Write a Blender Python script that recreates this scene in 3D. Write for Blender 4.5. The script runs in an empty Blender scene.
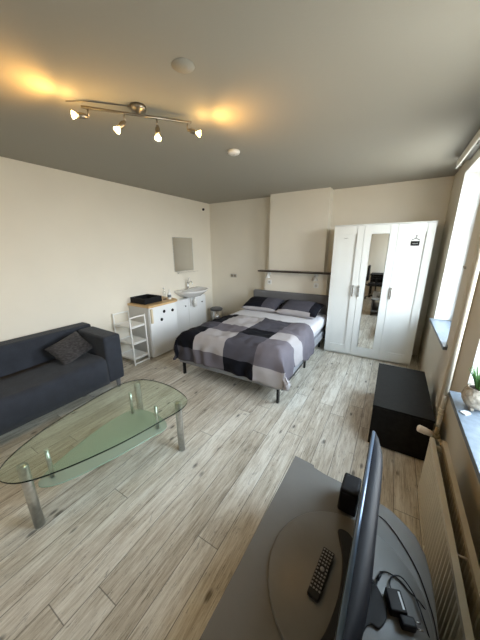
import bpy, bmesh, math, random
from mathutils import Vector, Matrix, noise
random.seed(7)
PI = math.pi
S = bpy.context.scene
COL = S.collection
V = Vector

# ------------------------------------------------------------------ materials
def newmat(name):
    m = bpy.data.materials.new(name); m.use_nodes = True
    nt = m.node_tree; nt.nodes.clear()
    out = nt.nodes.new('ShaderNodeOutputMaterial')
    return m, nt, out

def mat(name, col, rough=0.6, metal=0.0, bump=0.0, bscale=60, var=0.0, vscale=8, sheen=0.0, spec=0.5, stretch=None, coat=0.0):
    m, nt, out = newmat(name)
    b = nt.nodes.new('ShaderNodeBsdfPrincipled')
    b.inputs['Base Color'].default_value = (*col, 1); b.inputs['Roughness'].default_value = rough
    b.inputs['Metallic'].default_value = metal; b.inputs['Specular IOR Level'].default_value = spec
    b.inputs['Sheen Weight'].default_value = sheen; b.inputs['Coat Weight'].default_value = coat
    nt.links.new(b.outputs[0], out.inputs[0])
    tc = nt.nodes.new('ShaderNodeTexCoord'); mp = nt.nodes.new('ShaderNodeMapping')
    if stretch: mp.inputs['Scale'].default_value = stretch
    nt.links.new(tc.outputs['Object'], mp.inputs[0])
    if var > 0:
        n = nt.nodes.new('ShaderNodeTexNoise'); n.inputs['Scale'].default_value = vscale; n.inputs['Detail'].default_value = 6
        nt.links.new(mp.outputs[0], n.inputs[0])
        r = nt.nodes.new('ShaderNodeMapRange'); r.inputs['From Min'].default_value = .3; r.inputs['From Max'].default_value = .7
        r.inputs['To Min'].default_value = 1 - var; r.inputs['To Max'].default_value = 1 + var
        nt.links.new(n.outputs[0], r.inputs[0])
        x = nt.nodes.new('ShaderNodeVectorMath'); x.operation = 'SCALE'; x.inputs[0].default_value = col
        nt.links.new(r.outputs[0], x.inputs['Scale']); nt.links.new(x.outputs[0], b.inputs['Base Color'])
    if bump > 0:
        n = nt.nodes.new('ShaderNodeTexNoise'); n.inputs['Scale'].default_value = bscale; n.inputs['Detail'].default_value = 4
        nt.links.new(mp.outputs[0], n.inputs[0])
        bp = nt.nodes.new('ShaderNodeBump'); bp.inputs['Strength'].default_value = bump; bp.inputs['Distance'].default_value = .01
        nt.links.new(n.outputs[0], bp.inputs['Height']); nt.links.new(bp.outputs[0], b.inputs['Normal'])
    return m

def emis(name, col, st):
    m, nt, out = newmat(name)
    e = nt.nodes.new('ShaderNodeEmission'); e.inputs[0].default_value = (*col, 1); e.inputs[1].default_value = st
    nt.links.new(e.outputs[0], out.inputs[0]); return m

def glass(name, tint, gloss=1.0, rough=0.0, frost=None):
    m, nt, out = newmat(name)
    t = nt.nodes.new('ShaderNodeBsdfTransparent'); t.inputs[0].default_value = (*tint, 1)
    g = nt.nodes.new('ShaderNodeBsdfGlossy'); g.inputs['Roughness'].default_value = rough; g.inputs[0].default_value = (1, 1, 1, 1)
    f = nt.nodes.new('ShaderNodeLayerWeight'); f.inputs[0].default_value = .5
    pw = nt.nodes.new('ShaderNodeMath'); pw.operation = 'POWER'; pw.inputs[1].default_value = 4.5; nt.links.new(f.outputs['Facing'], pw.inputs[0])
    k = nt.nodes.new('ShaderNodeMath'); k.operation = 'MULTIPLY_ADD'; k.inputs[1].default_value = gloss * .9; k.inputs[2].default_value = .04
    mx = nt.nodes.new('ShaderNodeMixShader')
    nt.links.new(pw.outputs[0], k.inputs[0]); nt.links.new(k.outputs[0], mx.inputs[0])
    base = t.outputs[0]
    if frost:
        d = nt.nodes.new('ShaderNodeBsdfDiffuse'); d.inputs[0].default_value = (*frost[0], 1)
        tl = nt.nodes.new('ShaderNodeBsdfTranslucent'); tl.inputs[0].default_value = (*frost[0], 1)
        m1 = nt.nodes.new('ShaderNodeMixShader'); m1.inputs[0].default_value = .35
        nt.links.new(d.outputs[0], m1.inputs[1]); nt.links.new(tl.outputs[0], m1.inputs[2])
        m2 = nt.nodes.new('ShaderNodeMixShader'); m2.inputs[0].default_value = frost[1]
        nt.links.new(t.outputs[0], m2.inputs[1]); nt.links.new(m1.outputs[0], m2.inputs[2])
        base = m2.outputs[0]
    nt.links.new(base, mx.inputs[1]); nt.links.new(g.outputs[0], mx.inputs[2])
    nt.links.new(mx.outputs[0], out.inputs[0]); return m

def floor_mat():
    m, nt, out = newmat('whitewashed_planks')
    N = nt.nodes.new; L = nt.links.new
    def math_(op, a, b=None, c=None):
        n = N('ShaderNodeMath'); n.operation = op
        for i, v in enumerate((a, b, c)):
            if v is None: continue
            if isinstance(v, (int, float)): n.inputs[i].default_value = v
            else: L(v, n.inputs[i])
        return n.outputs[0]
    tc = N('ShaderNodeTexCoord'); sp = N('ShaderNodeSeparateXYZ'); L(tc.outputs['Object'], sp.inputs[0])
    X, Y = sp.outputs[0], sp.outputs[1]
    W, LEN = .14, 1.75
    u = math_('DIVIDE', math_('ADD', X, 10.0 * W + .07 - .00), W)
    row = math_('FLOOR', u); fu = math_('FRACT', u)
    wn = N('ShaderNodeTexWhiteNoise'); wn.noise_dimensions = '1D'; L(row, wn.inputs['W'])
    v = math_('ADD', math_('DIVIDE', Y, LEN), wn.outputs['Value'])
    idx = math_('FLOOR', v); fv = math_('FRACT', v)
    cb = N('ShaderNodeCombineXYZ'); L(row, cb.inputs[0]); L(idx, cb.inputs[1])
    wp = N('ShaderNodeTexWhiteNoise'); wp.noise_dimensions = '3D'; L(cb.outputs[0], wp.inputs['Vector'])
    # seams
    du = math_('MULTIPLY', math_('MINIMUM', fu, math_('SUBTRACT', 1, fu)), W)
    dv = math_('MULTIPLY', math_('MINIMUM', fv, math_('SUBTRACT', 1, fv)), LEN)
    d = math_('MINIMUM', du, dv)
    seam = N('ShaderNodeMapRange'); seam.inputs['From Min'].default_value = .0008; seam.inputs['From Max'].default_value = .0035
    L(d, seam.inputs[0])
    # grain coordinates, shifted per plank
    sh = N('ShaderNodeVectorMath'); sh.operation = 'SCALE'; L(wp.outputs['Color'], sh.inputs[0]); sh.inputs['Scale'].default_value = 37
    ad = N('ShaderNodeVectorMath'); L(tc.outputs['Object'], ad.inputs[0]); L(sh.outputs[0], ad.inputs[1])
    def nz(scale, sx, sy, det=6, rough=.6, dist=0.0):
        mp = N('ShaderNodeMapping'); mp.inputs['Scale'].default_value = (sx, sy, 1); L(ad.outputs[0], mp.inputs[0])
        n = N('ShaderNodeTexNoise'); n.inputs['Scale'].default_value = scale; n.inputs['Detail'].default_value = det
        n.inputs['Roughness'].default_value = rough; n.inputs['Distortion'].default_value = dist
        L(mp.outputs[0], n.inputs[0]); return n.outputs[0]
    g1 = nz(14, 3.0, .28, 8, .7, .6)       # broad grain
    g2 = nz(60, 2.6, .11, 6, .8, .3)       # fine streaks
    g3 = nz(2.2, 1.6, .6, 3)              # washed patches
    g4 = nz(26, 1.0, .30, 5, .85, 1.5)       # worn flecks
    r1 = N('ShaderNodeValToRGB'); e = r1.color_ramp.elements
    e[0].position = .34; e[0].color = (.20, .16, .12, 1); e[1].position = .58; e[1].color = (.80, .77, .69, 1)
    a = r1.color_ramp.elements.new(.46); a.color = (.52, .465, .375, 1)
    mixv = math_('ADD', math_('MULTIPLY', g1, .38), math_('ADD', math_('MULTIPLY', g2, .37), math_('MULTIPLY', g3, .25)))
    mixv = math_('ADD', mixv, math_('MULTIPLY', math_('SUBTRACT', wp.outputs['Value'], .5), .05))
    L(mixv, r1.inputs[0])
    # dark cracks / flecks
    fl = N('ShaderNodeMapRange'); fl.inputs['From Min'].default_value = .37; fl.inputs['From Max'].default_value = .46
    L(math_('ADD', math_('MULTIPLY', g4, .6), math_('MULTIPLY', g2, .4)), fl.inputs[0])
    fl.inputs['To Min'].default_value = .45
    # knots
    mpk = N('ShaderNodeMapping'); mpk.inputs['Scale'].default_value = (9.5, 4.2, 1); L(ad.outputs[0], mpk.inputs[0])
    vo = N('ShaderNodeTexVoronoi'); vo.inputs['Scale'].default_value = 1.0; vo.inputs['Randomness'].default_value = 1
    L(mpk.outputs[0], vo.inputs[0])
    kn = N('ShaderNodeMapRange'); kn.inputs['From Min'].default_value = .07; kn.inputs['From Max'].default_value = .16
    kn.inputs['To Min'].default_value = .30
    L(math_('ADD', vo.outputs['Distance'], math_('MULTIPLY', math_('SUBTRACT', g2, .5), .12)), kn.inputs[0])
    tot = math_('MULTIPLY', math_('MULTIPLY', fl.outputs[0], kn.outputs[0]), math_('ADD', math_('MULTIPLY', seam.outputs[0], .65), .35))
    sc = N('ShaderNodeVectorMath'); sc.operation = 'SCALE'; L(r1.outputs[0], sc.inputs[0]); L(tot, sc.inputs['Scale'])
    b = N('ShaderNodeBsdfPrincipled'); L(sc.outputs[0], b.inputs['Base Color'])
    b.inputs['Roughness'].default_value = .42
    bp = N('ShaderNodeBump'); bp.inputs['Strength'].default_value = .25; bp.inputs['Distance'].default_value = .004
    L(tot, bp.inputs['Height']); L(bp.outputs[0], b.inputs['Normal'])
    L(b.outputs[0], out.inputs[0]); return m

def wood(name, c1, c2, rough=.5, scale=10, stretch=(1, 8, 1), spec=.5):
    m, nt, out = newmat(name); N = nt.nodes.new; L = nt.links.new
    tc = N('ShaderNodeTexCoord'); mp = N('ShaderNodeMapping'); mp.inputs['Scale'].default_value = stretch
    L(tc.outputs['Object'], mp.inputs[0]); n = N('ShaderNodeTexNoise'); n.inputs['Scale'].default_value = scale; n.inputs['Detail'].default_value = 6
    L(mp.outputs[0], n.inputs[0]); r = N('ShaderNodeValToRGB'); r.color_ramp.elements[0].position = .35; r.color_ramp.elements[1].position = .65
    r.color_ramp.elements[0].color = (*c1, 1); r.color_ramp.elements[1].color = (*c2, 1); L(n.outputs[0], r.inputs[0])
    b = N('ShaderNodeBsdfPrincipled'); b.inputs['Roughness'].default_value = rough; b.inputs['Specular IOR Level'].default_value = spec; L(r.outputs[0], b.inputs['Base Color'])
    L(b.outputs[0], out.inputs[0]); return m

M = dict(
    floor=floor_mat(),
    wall=mat('cream_wall_paint', (.785, .74, .645), .9, bump=.08, bscale=90, var=.015, vscale=3),
    ceil=mat('shaded_white_ceiling', (.34, .325, .28), .9, bump=.04, bscale=60),  # white ceiling; its shade is put into the colour as grey
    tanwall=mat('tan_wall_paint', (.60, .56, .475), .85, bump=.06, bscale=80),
    white=mat('white_lacquer', (.70, .72, .71), .4),
    whitew=mat('white_enamel', (.82, .84, .86), .35),
    cartw=mat('white_powder_coat', (.84, .84, .82), .4),
    greyp=mat('grey_side_panel', (.56, .55, .53), .5),
    upvc=mat('white_window_frame', (.72, .74, .74), .35),
    slate=mat('dark_slate', (.13, .155, .185), .35, var=.2, vscale=30),  # slate lightened toward blue to stand for the reflected sky
    sofa=mat('charcoal_blue_fabric', (.026, .031, .043), .95, bump=.35, bscale=240, var=.15, vscale=10, sheen=.08),
    fur=mat('dark_ribbed_plush', (.045, .041, .042), .95, bump=1.0, bscale=60, sheen=.1, var=.6, vscale=30, stretch=(1, 1, 3)),
    chrome=mat('brushed_steel', (.64, .64, .62), .3, metal=1, var=.15, vscale=40),
    nickel=mat('dull_nickel', (.30, .27, .23), .35, metal=1),
    steel=mat('stainless_steel', (.58, .58, .58), .25, metal=1),
    mirror=mat('mirror_silver', (.86, .87, .86), .02, metal=1),
    black=mat('black_satin_plastic', (.006, .006, .008), .38, spec=.3),
    blackm=mat('black_matt', (.006, .006, .007), .65, spec=.25),
    blackw=wood('black_brown_veneer', (.006, .0055, .005), (.012, .011, .010), .55, 30, (1, 6, 1), .15),
    blackmetal=mat('black_metal', (.012, .012, .013), .4, metal=.3),
    bench=mat('grey_laminate', (.155, .15, .14), .42, var=.03, vscale=20),
    benchd=mat('grey_laminate_edge', (.12, .115, .11), .45),
    pine=wood('light_beech_board', (.56, .36, .16), (.72, .50, .26), .45, 12, (8, 1, 8)),
    beige=mat('cream_handle_plastic', (.72, .62, .45), .4),
    ceramic=mat('white_ceramic', (.80, .80, .80), .12, coat=.4),
    rad=mat('aged_cream_radiator_paint', (.60, .545, .43), .5, var=.05, vscale=12),
    radd=mat('dusty_radiator_inside', (.28, .235, .17), .8),
    valvew=mat('off_white_valve_plastic', (.72, .62, .52), .5),
    brass=mat('tarnished_brass', (.32, .25, .15), .35, metal=.9),
    head=mat('mid_grey_upholstery', (.13, .13, .135), .95, bump=.3, bscale=260, sheen=.2),
    rail=mat('light_grey_upholstery', (.30, .31, .34), .9, bump=.3, bscale=240),
    sheet=mat('white_bed_sheet', (.66, .66, .70), .9, bump=.15, bscale=18),
    q_black=mat('black_cotton', (.006, .0065, .011), .95, bump=.4, bscale=16, spec=.2),
    q_dark=mat('dark_grey_cotton', (.075, .073, .092), .9, bump=.4, bscale=16, spec=.2, var=.05),
    q_mid=mat('mauve_grey_cotton', (.155, .143, .168), .9, bump=.4, bscale=16, spec=.2, var=.05),
    q_light=mat('silver_grey_cotton', (.42, .40, .415), .9, bump=.4, bscale=16, spec=.2, var=.04),
    tglass=glass('clear_green_glass', (.88, .945, .89), 1.0),
    fglass=glass('frosted_green_glass', (.75, .88, .80), 1.0, .12, ((.60, .68, .60), .58)),
    gedge=mat('dark_green_glass_edge', (.003, .012, .009), .3, spec=.2),
    fedge=mat('pale_green_glass_edge', (.30, .45, .36), .2),
    wglass=glass('window_glass', (.97, .985, .98), 1.0),
    bulb=emis('lit_bulb', (1.0, .80, .42), 14),
    bulbdim=emis('lit_bulb_seen_obliquely', (1.0, .80, .42), 5),
    lampglass=glass('clear_lamp_glass', (.98, .93, .8), 1.0),
    pot=mat('pale_textured_stoneware', (.36, .32, .26), .75, bump=1.0, bscale=45, var=.5, vscale=35),
    soil=mat('potting_soil', (.03, .02, .015), .95, bump=.5, bscale=80),
    leaf=mat('green_leaf', (.045, .14, .025), .5, var=.2),
    whitep=mat('white_plastic', (.78, .78, .76), .4),
    grille=mat('grey_socket_plastic', (.50, .48, .44), .5),
    curtainrail=mat('white_rail', (.62, .61, .57), .5),
    raild=mat('grey_aluminium_rail', (.26, .255, .24), .4, metal=.3),
    label=mat('pale_label', (.60, .62, .62), .5),
    buttons=mat('pale_rubber_buttons', (.25, .25, .25), .6),
    clear=glass('clear_plastic', (.93, .93, .92), 1.0, .05),
    tvtop=mat('dark_plastic_housing', (.007, .009, .014), .5, spec=.15),
    bezel_glint=mat('bezel_blue_highlight', (.12, .17, .25), .3, metal=.6),  # blue tone painted in as the highlight on the black bezel
    screen=mat('dark_screen', (.004, .004, .005), .12, coat=.5),
)

# ------------------------------------------------------------------ mesh helpers
def bx(bm, x0, x1, y0, y1, z0, z1, mi=0):
    vs = [bm.verts.new((x, y, z)) for z in (z0, z1) for y in (y0, y1) for x in (x0, x1)]
    for f in ((0, 2, 3, 1), (4, 5, 7, 6), (0, 1, 5, 4), (2, 6, 7, 3), (0, 4, 6, 2), (1, 3, 7, 5)):
        fc = bm.faces.new([vs[i] for i in f]); fc.material_index = mi
    return vs

def tube(bm, pts, r, seg=12, cap=True, mi=0):
    pts = [V(p) for p in pts]; rs = r if isinstance(r, (list, tuple)) else [r] * len(pts)
    rings = []; prev = None
    for i, p in enumerate(pts):
        if i == 0: t = pts[1] - p
        elif i == len(pts) - 1: t = p - pts[-2]
        else: t = (pts[i + 1] - p).normalized() + (p - pts[i - 1]).normalized()
        t.normalize()
        if prev is None:
            a = t.orthogonal().normalized()
        else:
            a = (prev - t * prev.dot(t)).normalized()
        prev = a; b = t.cross(a)
        rings.append([bm.verts.new(p + (a * math.cos(2 * PI * k / seg) + b * math.sin(2 * PI * k / seg)) * rs[i]) for k in range(seg)])
    for A, B in zip(rings, rings[1:]):
        for k in range(seg):
            f = bm.faces.new((A[k], A[(k + 1) % seg], B[(k + 1) % seg], B[k])); f.smooth = True; f.material_index = mi
    if cap:
        bm.faces.new(rings[0][::-1]).material_index = mi; bm.faces.new(rings[-1]).material_index = mi

def lathe(bm, prof, c=(0, 0, 0), seg=32, axis=None, mi=0, sx=1, sy=1):
    """prof: (radius, height) pairs; axis: direction of the height"""
    q = V((0, 0, 1)).rotation_difference(V(axis).normalized()) if axis is not None else None
    rings = []
    for r, h in prof:
        ring = []
        if r < 1e-6:
            p = V((0, 0, h)); p = q @ p if q else p; ring = [bm.verts.new(p + V(c))]
        else:
            for k in range(seg):
                p = V((r * sx * math.cos(2 * PI * k / seg), r * sy * math.sin(2 * PI * k / seg), h)); p = q @ p if q else p
                ring.append(bm.verts.new(p + V(c)))
        rings.append(ring)
    for A, B in zip(rings, rings[1:]):
        if len(A) == 1 and len(B) == 1: continue
        for k in range(seg):
            k2 = (k + 1) % seg
            if len(A) == 1: f = bm.faces.new((A[0], B[k2], B[k]))
            elif len(B) == 1: f = bm.faces.new((A[k], A[k2], B[0]))
            else: f = bm.faces.new((A[k], A[k2], B[k2], B[k]))
            f.smooth = True; f.material_index = mi
    if len(rings[0]) > 1: bm.faces.new(rings[0][::-1])
    if len(rings[-1]) > 1: bm.faces.new(rings[-1])

def prism(bm, pts, z0, z1, side_mi=0, mi=0):
    a = [bm.verts.new((x, y, z0)) for x, y in pts]; b = [bm.verts.new((x, y, z1)) for x, y in pts]
    n = len(pts)
    f1 = bm.faces.new(a[::-1]); f2 = bm.faces.new(b); f1.material_index = f2.material_index = mi
    for k in range(n):
        f = bm.faces.new((a[k], a[(k + 1) % n], b[(k + 1) % n], b[k])); f.material_index = side_mi
        if n > 16: f.smooth = True

def smooth_loop(pts, n=6):
    """closed Catmull-Rom through the points"""
    out = []; N = len(pts)
    for i in range(N):
        p0, p1, p2, p3 = (V((*pts[(i + k - 1) % N], 0)) for k in range(4))
        for j in range(n):
            t = j / n
            q = .5 * ((2 * p1) + (p2 - p0) * t + (2 * p0 - 5 * p1 + 4 * p2 - p3) * t * t + (3 * p1 - p0 - 3 * p2 + p3) * t ** 3)
            out.append((q.x, q.y))
    return out

def smooth_path(pts, n=8):
    out = []; P = [V(p) for p in pts]; P = [P[0] * 2 - P[1]] + P + [P[-1] * 2 - P[-2]]
    for i in range(1, len(P) - 2):
        p0, p1, p2, p3 = P[i - 1:i + 3]
        for j in range(n):
            t = j / n
            out.append(.5 * ((2 * p1) + (p2 - p0) * t + (2 * p0 - 5 * p1 + 4 * p2 - p3) * t * t + (3 * p1 - p0 - 3 * p2 + p3) * t ** 3))
    out.append(P[-2]); return out

ORG = {}
def obj(name, bm, m, parent=None, origin=None, bevel=0.0, subsurf=0, smooth=False, weld=False, seg=2):
    root = parent
    while root is not None and root.parent is not None: root = root.parent
    org = V(ORG[root.name]) if root is not None else V(origin or (0, 0, 0))
    bmesh.ops.recalc_face_normals(bm, faces=bm.faces)
    if org.length > 0: bmesh.ops.translate(bm, verts=bm.verts, vec=-org)
    me = bpy.data.meshes.new(name); bm.to_mesh(me); bm.free()
    for k in (m if isinstance(m, (list, tuple)) else [m]): me.materials.append(k)
    if smooth:
        for p in me.polygons: p.use_smooth = True
    o = bpy.data.objects.new(name, me); COL.objects.link(o)
    if root is None: o.location = org; ORG[o.name] = tuple(org)
    else: o.parent = parent
    if bevel:
        b = o.modifiers.new('bevel', 'BEVEL'); b.width = bevel; b.segments = seg; b.limit_method = 'ANGLE'; b.angle_limit = math.radians(40)
    if subsurf:
        s = o.modifiers.new('sub', 'SUBSURF'); s.levels = s.render_levels = subsurf
    return o

def thing(name, label, cat, loc=(0, 0, 0), group=None):
    o = bpy.data.objects.new(name, None); COL.objects.link(o); o.location = loc; o.empty_display_size = .1
    ORG[o.name] = tuple(loc); tag(o, label, cat, group); return o
def tag(o, label, cat, group=None):
    o['label'] = label; o['category'] = cat
    if group: o['group'] = group
    return o
def struct(o): o['kind'] = 'structure'; return o
def NB(): return bmesh.new()
def box_obj(name, d, m, parent=None, bevel=.003, origin=None):
    bm = NB(); bx(bm, *d); return obj(name, bm, m, parent, origin, bevel)

# ------------------------------------------------------------------ room shell
XL, XR, YB, YR, H = -3.39, .51, 4.485, -2.25, 2.48
T = .26                                               # wall thickness
struct(box_obj('floor', (XL - .2, XR + T, YR - .2, YB + .2, -.1, 0), M['floor'], bevel=0))
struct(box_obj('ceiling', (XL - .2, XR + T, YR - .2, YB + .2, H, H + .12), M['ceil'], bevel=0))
struct(box_obj('wall_left', (XL - .2, XL, YR - .2, YB + .2, 0, H), M['wall'], bevel=0))
struct(box_obj('wall_back', (XL, XR, YB, YB + .2, 0, H), M['wall'], bevel=0))
struct(box_obj('wall_rear', (XL, XR, YR - .2, YR, 0, H), M['wall'], bevel=0))
SILL, HEAD = .74, 2.36
WINS = [(2.81, 3.75), (.92, 1.99), (-2.05, -1.40)]  # last opening is unseen, added to light the rear of the room
bm = NB()
ys = sorted([YR] + [y for w in WINS for y in w] + [YB])
bx(bm, XR, XR + T, YR - .2, YB + .2, 0, SILL); bx(bm, XR, XR + T, YR - .2, YB + .2, HEAD, H)
edges = [YR - .2, -2.05, -1.40, .92, 1.99, 2.81, 3.75, YB + .2]
for a, b in zip(edges[::2], edges[1::2]): bx(bm, XR, XR + T, a, b, SILL, HEAD)
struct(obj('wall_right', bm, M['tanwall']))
# chimney breast (wider below the shelf)
bm = NB()
bx(bm, -1.945, -.965, 4.285, YB, 1.20, H); bx(bm, -2.02, -.90, 4.285, YB, 0, 1.20)
struct(obj('wall_chimney', bm, M['wall']))

for i, (a, b) in enumerate(WINS):
    w = thing('window_%d' % (i + 1), 'x', 'x', (XR + .2, (a + b) / 2, SILL))  # the third one is the unseen, added window
    del w['label']; del w['category']; w['kind'] = 'structure'
    bm = NB(); X0, X1 = XR + .17, XR + .225; f = .06
    bx(bm, X0, X1, a, a + f, SILL, HEAD); bx(bm, X0, X1, b - f, b, SILL, HEAD)
    bx(bm, X0, X1, a + f, b - f, SILL, SILL + f); bx(bm, X0, X1, a + f, b - f, HEAD - f, HEAD)
    bx(bm, X0, X1, a + f, b - f, 1.80, 1.85)
    fr = obj('window_frame', bm, M['upvc'], w, bevel=.004)
    for z0, z1 in ((SILL + f, 1.80), (1.85, HEAD - f)):
        box_obj('window_pane', (X0 + .024, X0 + .030, a + f, b - f, z0, z1), M['wglass'], w, 0)
    bm = NB()   # white lining of the reveal
    bx(bm, XR + .001, X0, b - .008, b - .0005, SILL + .035, HEAD - .001); bx(bm, XR + .001, X0, a + .0005, a + .008, SILL + .035, HEAD - .001)
    bx(bm, XR + .001, X0, a + .008, b - .008, HEAD - .008, HEAD - .001)
    obj('reveal_lining', bm, M['upvc'], w)
    bm = NB(); e0, ya_, yb_ = (XR - .115, a - .2, 1.83) if i == 1 else (XR - .04, a - .12, b + .02)
    P = [(e0, ya_), (XR - .001, ya_), (XR - .001, a + .01), (X0, a + .01), (X0, b - .01), (XR - .001, b - .01), (XR - .001, yb_), (e0, yb_)]
    if yb_ < b - .01: P = P[:5] + [(XR - .001, b - .01), (XR - .001, yb_), (e0, yb_)]
    prism(bm, P, SILL + .002, SILL + .032)
    obj('window_sill', bm, M['slate'], w, bevel=.002)

# curtain rail above the windows
c = thing('curtain_rail', 'white and grey curtain rail running under the ceiling above the windows', 'curtain rail', (.43, 2.2, 2.36))
box_obj('fascia', (.405, .42, -.3, 3.60, 2.375, 2.44), M['curtainrail'], c, .003)
box_obj('top_track', (.42, .509, -.3, 3.62, 2.44, 2.479), M['raild'], c, .003)
for y in (.3, 1.6, 2.9, 3.5): box_obj('rail_bracket', (.42, .44, y, y + .03, 2.38, 2.4395), M['raild'], c, .001)

# ------------------------------------------------------------------ wardrobe
def wardrobe():
    x0, y0, y1 = -.788, 3.955, 4.462; xs = [x0, x0 + .390, x0 + .780, x0 + 1.17]
    t = thing('wardrobe', 'tall white three-door wardrobe with a mirrored middle door', 'wardrobe', (x0 + .585, 4.2, 0))
    bm = NB()
    bx(bm, xs[0], xs[0] + .018, y0 + .02, y1, 0, 1.90); bx(bm, xs[3] - .018, xs[3], y0 + .02, y1, 0, 1.90)
    bx(bm, xs[0] + .018, xs[3] - .018, y1 - .01, y1, .03, 1.90); bx(bm, xs[0] + .018, xs[3] - .018, y0 + .02, y1 - .01, 1.882, 1.90)
    bx(bm, xs[0] + .018, xs[3] - .018, y0 + .02, y1 - .01, .04, .056); bx(bm, xs[1] + .38, xs[1] + .396, y0 + .02, y1 - .01, .056, 1.882)
    obj('carcass', bm, M['white'], t, bevel=.001)
    box_obj('plinth', (xs[0] + .02, xs[3] - .02, y0 + .035, y0 + .05, 0, .04), M['white'], t, .001)
    box_obj('top_board', (xs[0] - .004, xs[3] + .004, y0 + .002, y1, 1.9005, 1.912), M['white'], t, .002)
    for k in range(3):
        a, b = xs[k] + .002, xs[k + 1] - .002; z0, z1 = .036, 1.895; ia, ib, iz0, iz1 = a + .085, b - .085, .165, 1.785
        bm = NB()
        bx(bm, a, ia, y0, y0 + .018, z0, z1); bx(bm, ib, b, y0, y0 + .018, z0, z1)
        bx(bm, ia, ib, y0, y0 + .018, z0, iz0); bx(bm, ia, ib, y0, y0 + .018, iz1, z1)
        bx(bm, ia - .002, ib + .002, y0 + .011, y0 + .017, iz0 - .002, iz1 + .002)
        bmesh.ops.remove_doubles(bm, verts=bm.verts, dist=1e-5)
        d = obj('door', bm, M['white'], t, bevel=.0025)
        if k == 1:
            box_obj('mirror_glass', (ia + .004, ib - .004, y0 + .003, y0 + .0085, iz0 + .004, iz1 - .004), M['mirror'], d, .001)
        hx = (b - .06, a + .016, a + .022)[k]
        bm = NB(); bx(bm, hx - .008, hx + .008, y0 - .026, y0 - .014, .93, 1.09)
        bx(bm, hx - .006, hx + .006, y0 - .015, y0 + .001, .935, .95); bx(bm, hx - .006, hx + .006, y0 - .015, y0 + .001, 1.07, 1.085)
        obj('handle', bm, M['steel'], d, bevel=.002)
        if k == 2:
            bm = NB(); yy = y0 + .0065
            bx(bm, .148, .240, yy, yy + .004, 1.628, 1.684)
            tube(bm, [(.150, yy + .002, 1.695), (.194, yy + .002, 1.720), (.238, yy + .002, 1.695)], .0036, 6)
            tube(bm, [(.194, yy + .002, 1.720), (.194, yy + .002, 1.733), (.204, yy + .002, 1.742), (.199, yy + .002, 1.754), (.188, yy + .002, 1.750)], .0034, 6)
            s = obj('hanger_sticker', bm, M['blackm'], d); s['label'] = 'black clothes hanger sticker with a pale scribble'
            bm = NB(); pts = [(.163 + .0085 * i, yy - .0012, 1.655 + .005 * math.sin(i * 2.4)) for i in range(8)]
            tube(bm, pts, .0018, 5); obj('sticker_writing', bm, M['label'], d)
        if k == 0:
            bm = NB(); yy = y0 + .0075
            tube(bm, [(-.648 + .007 * i, yy, 1.735 + .004 * math.sin(i * 2.3)) for i in range(8)], .0018, 5)
            obj('sticker_writing', bm, M['blackm'], d)
wardrobe()

# ------------------------------------------------------------------ bed
def bed():
    x0, x1, yf, yh = -2.25, -.85, 2.22, 4.20
    t = thing('double_bed', 'double bed with grey upholstered headboard and black metal legs beside the wardrobe', 'bed', (-1.55, 3.2, 0))
    bm = NB(); bx(bm, x0 - .01, x1 + .01, yf - .01, yh, .18, .31)
    obj('bed_frame', bm, M['rail'], t, bevel=.015, seg=3)
    bm = NB(); bx(bm, x0 + .01, x1 - .01, yf + .005, yh - .005, .312, .53)
    obj('mattress', bm, M['sheet'], t, bevel=.05, seg=5)
    bm = NB(); bx(bm, x0 + .03, x1 + .02, yh + .001, 4.275, .12, .86)
    obj('headboard', bm, M['head'], t, bevel=.03, seg=4)
    for x, y in ((x0 + .03, yf + .04), (x1 - .03, yf + .04), (x1 - .03, 3.22), (x0 + .03, 3.22), (x0 + .05, 4.1), (x1 - .05, 4.1)):
        bm = NB(); sgn = 1 if x > -1.5 else -1
        bx(bm, x - .012, x + .012, y - .02, y + .02, 0, .1795)
        bx(bm, x - .012, x + .012, y - .02, y + .10, .155, .1795)
        obj('leg', bm, M['blackmetal'], t, bevel=.002)
    # side brackets/strap of the frame
    bm = NB(); bx(bm, x1 + .0105, x1 + .014, yf + .02, 3.35, .17, .19)
    obj('side_rail', bm, M['blackmetal'], t)
bed()

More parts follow.
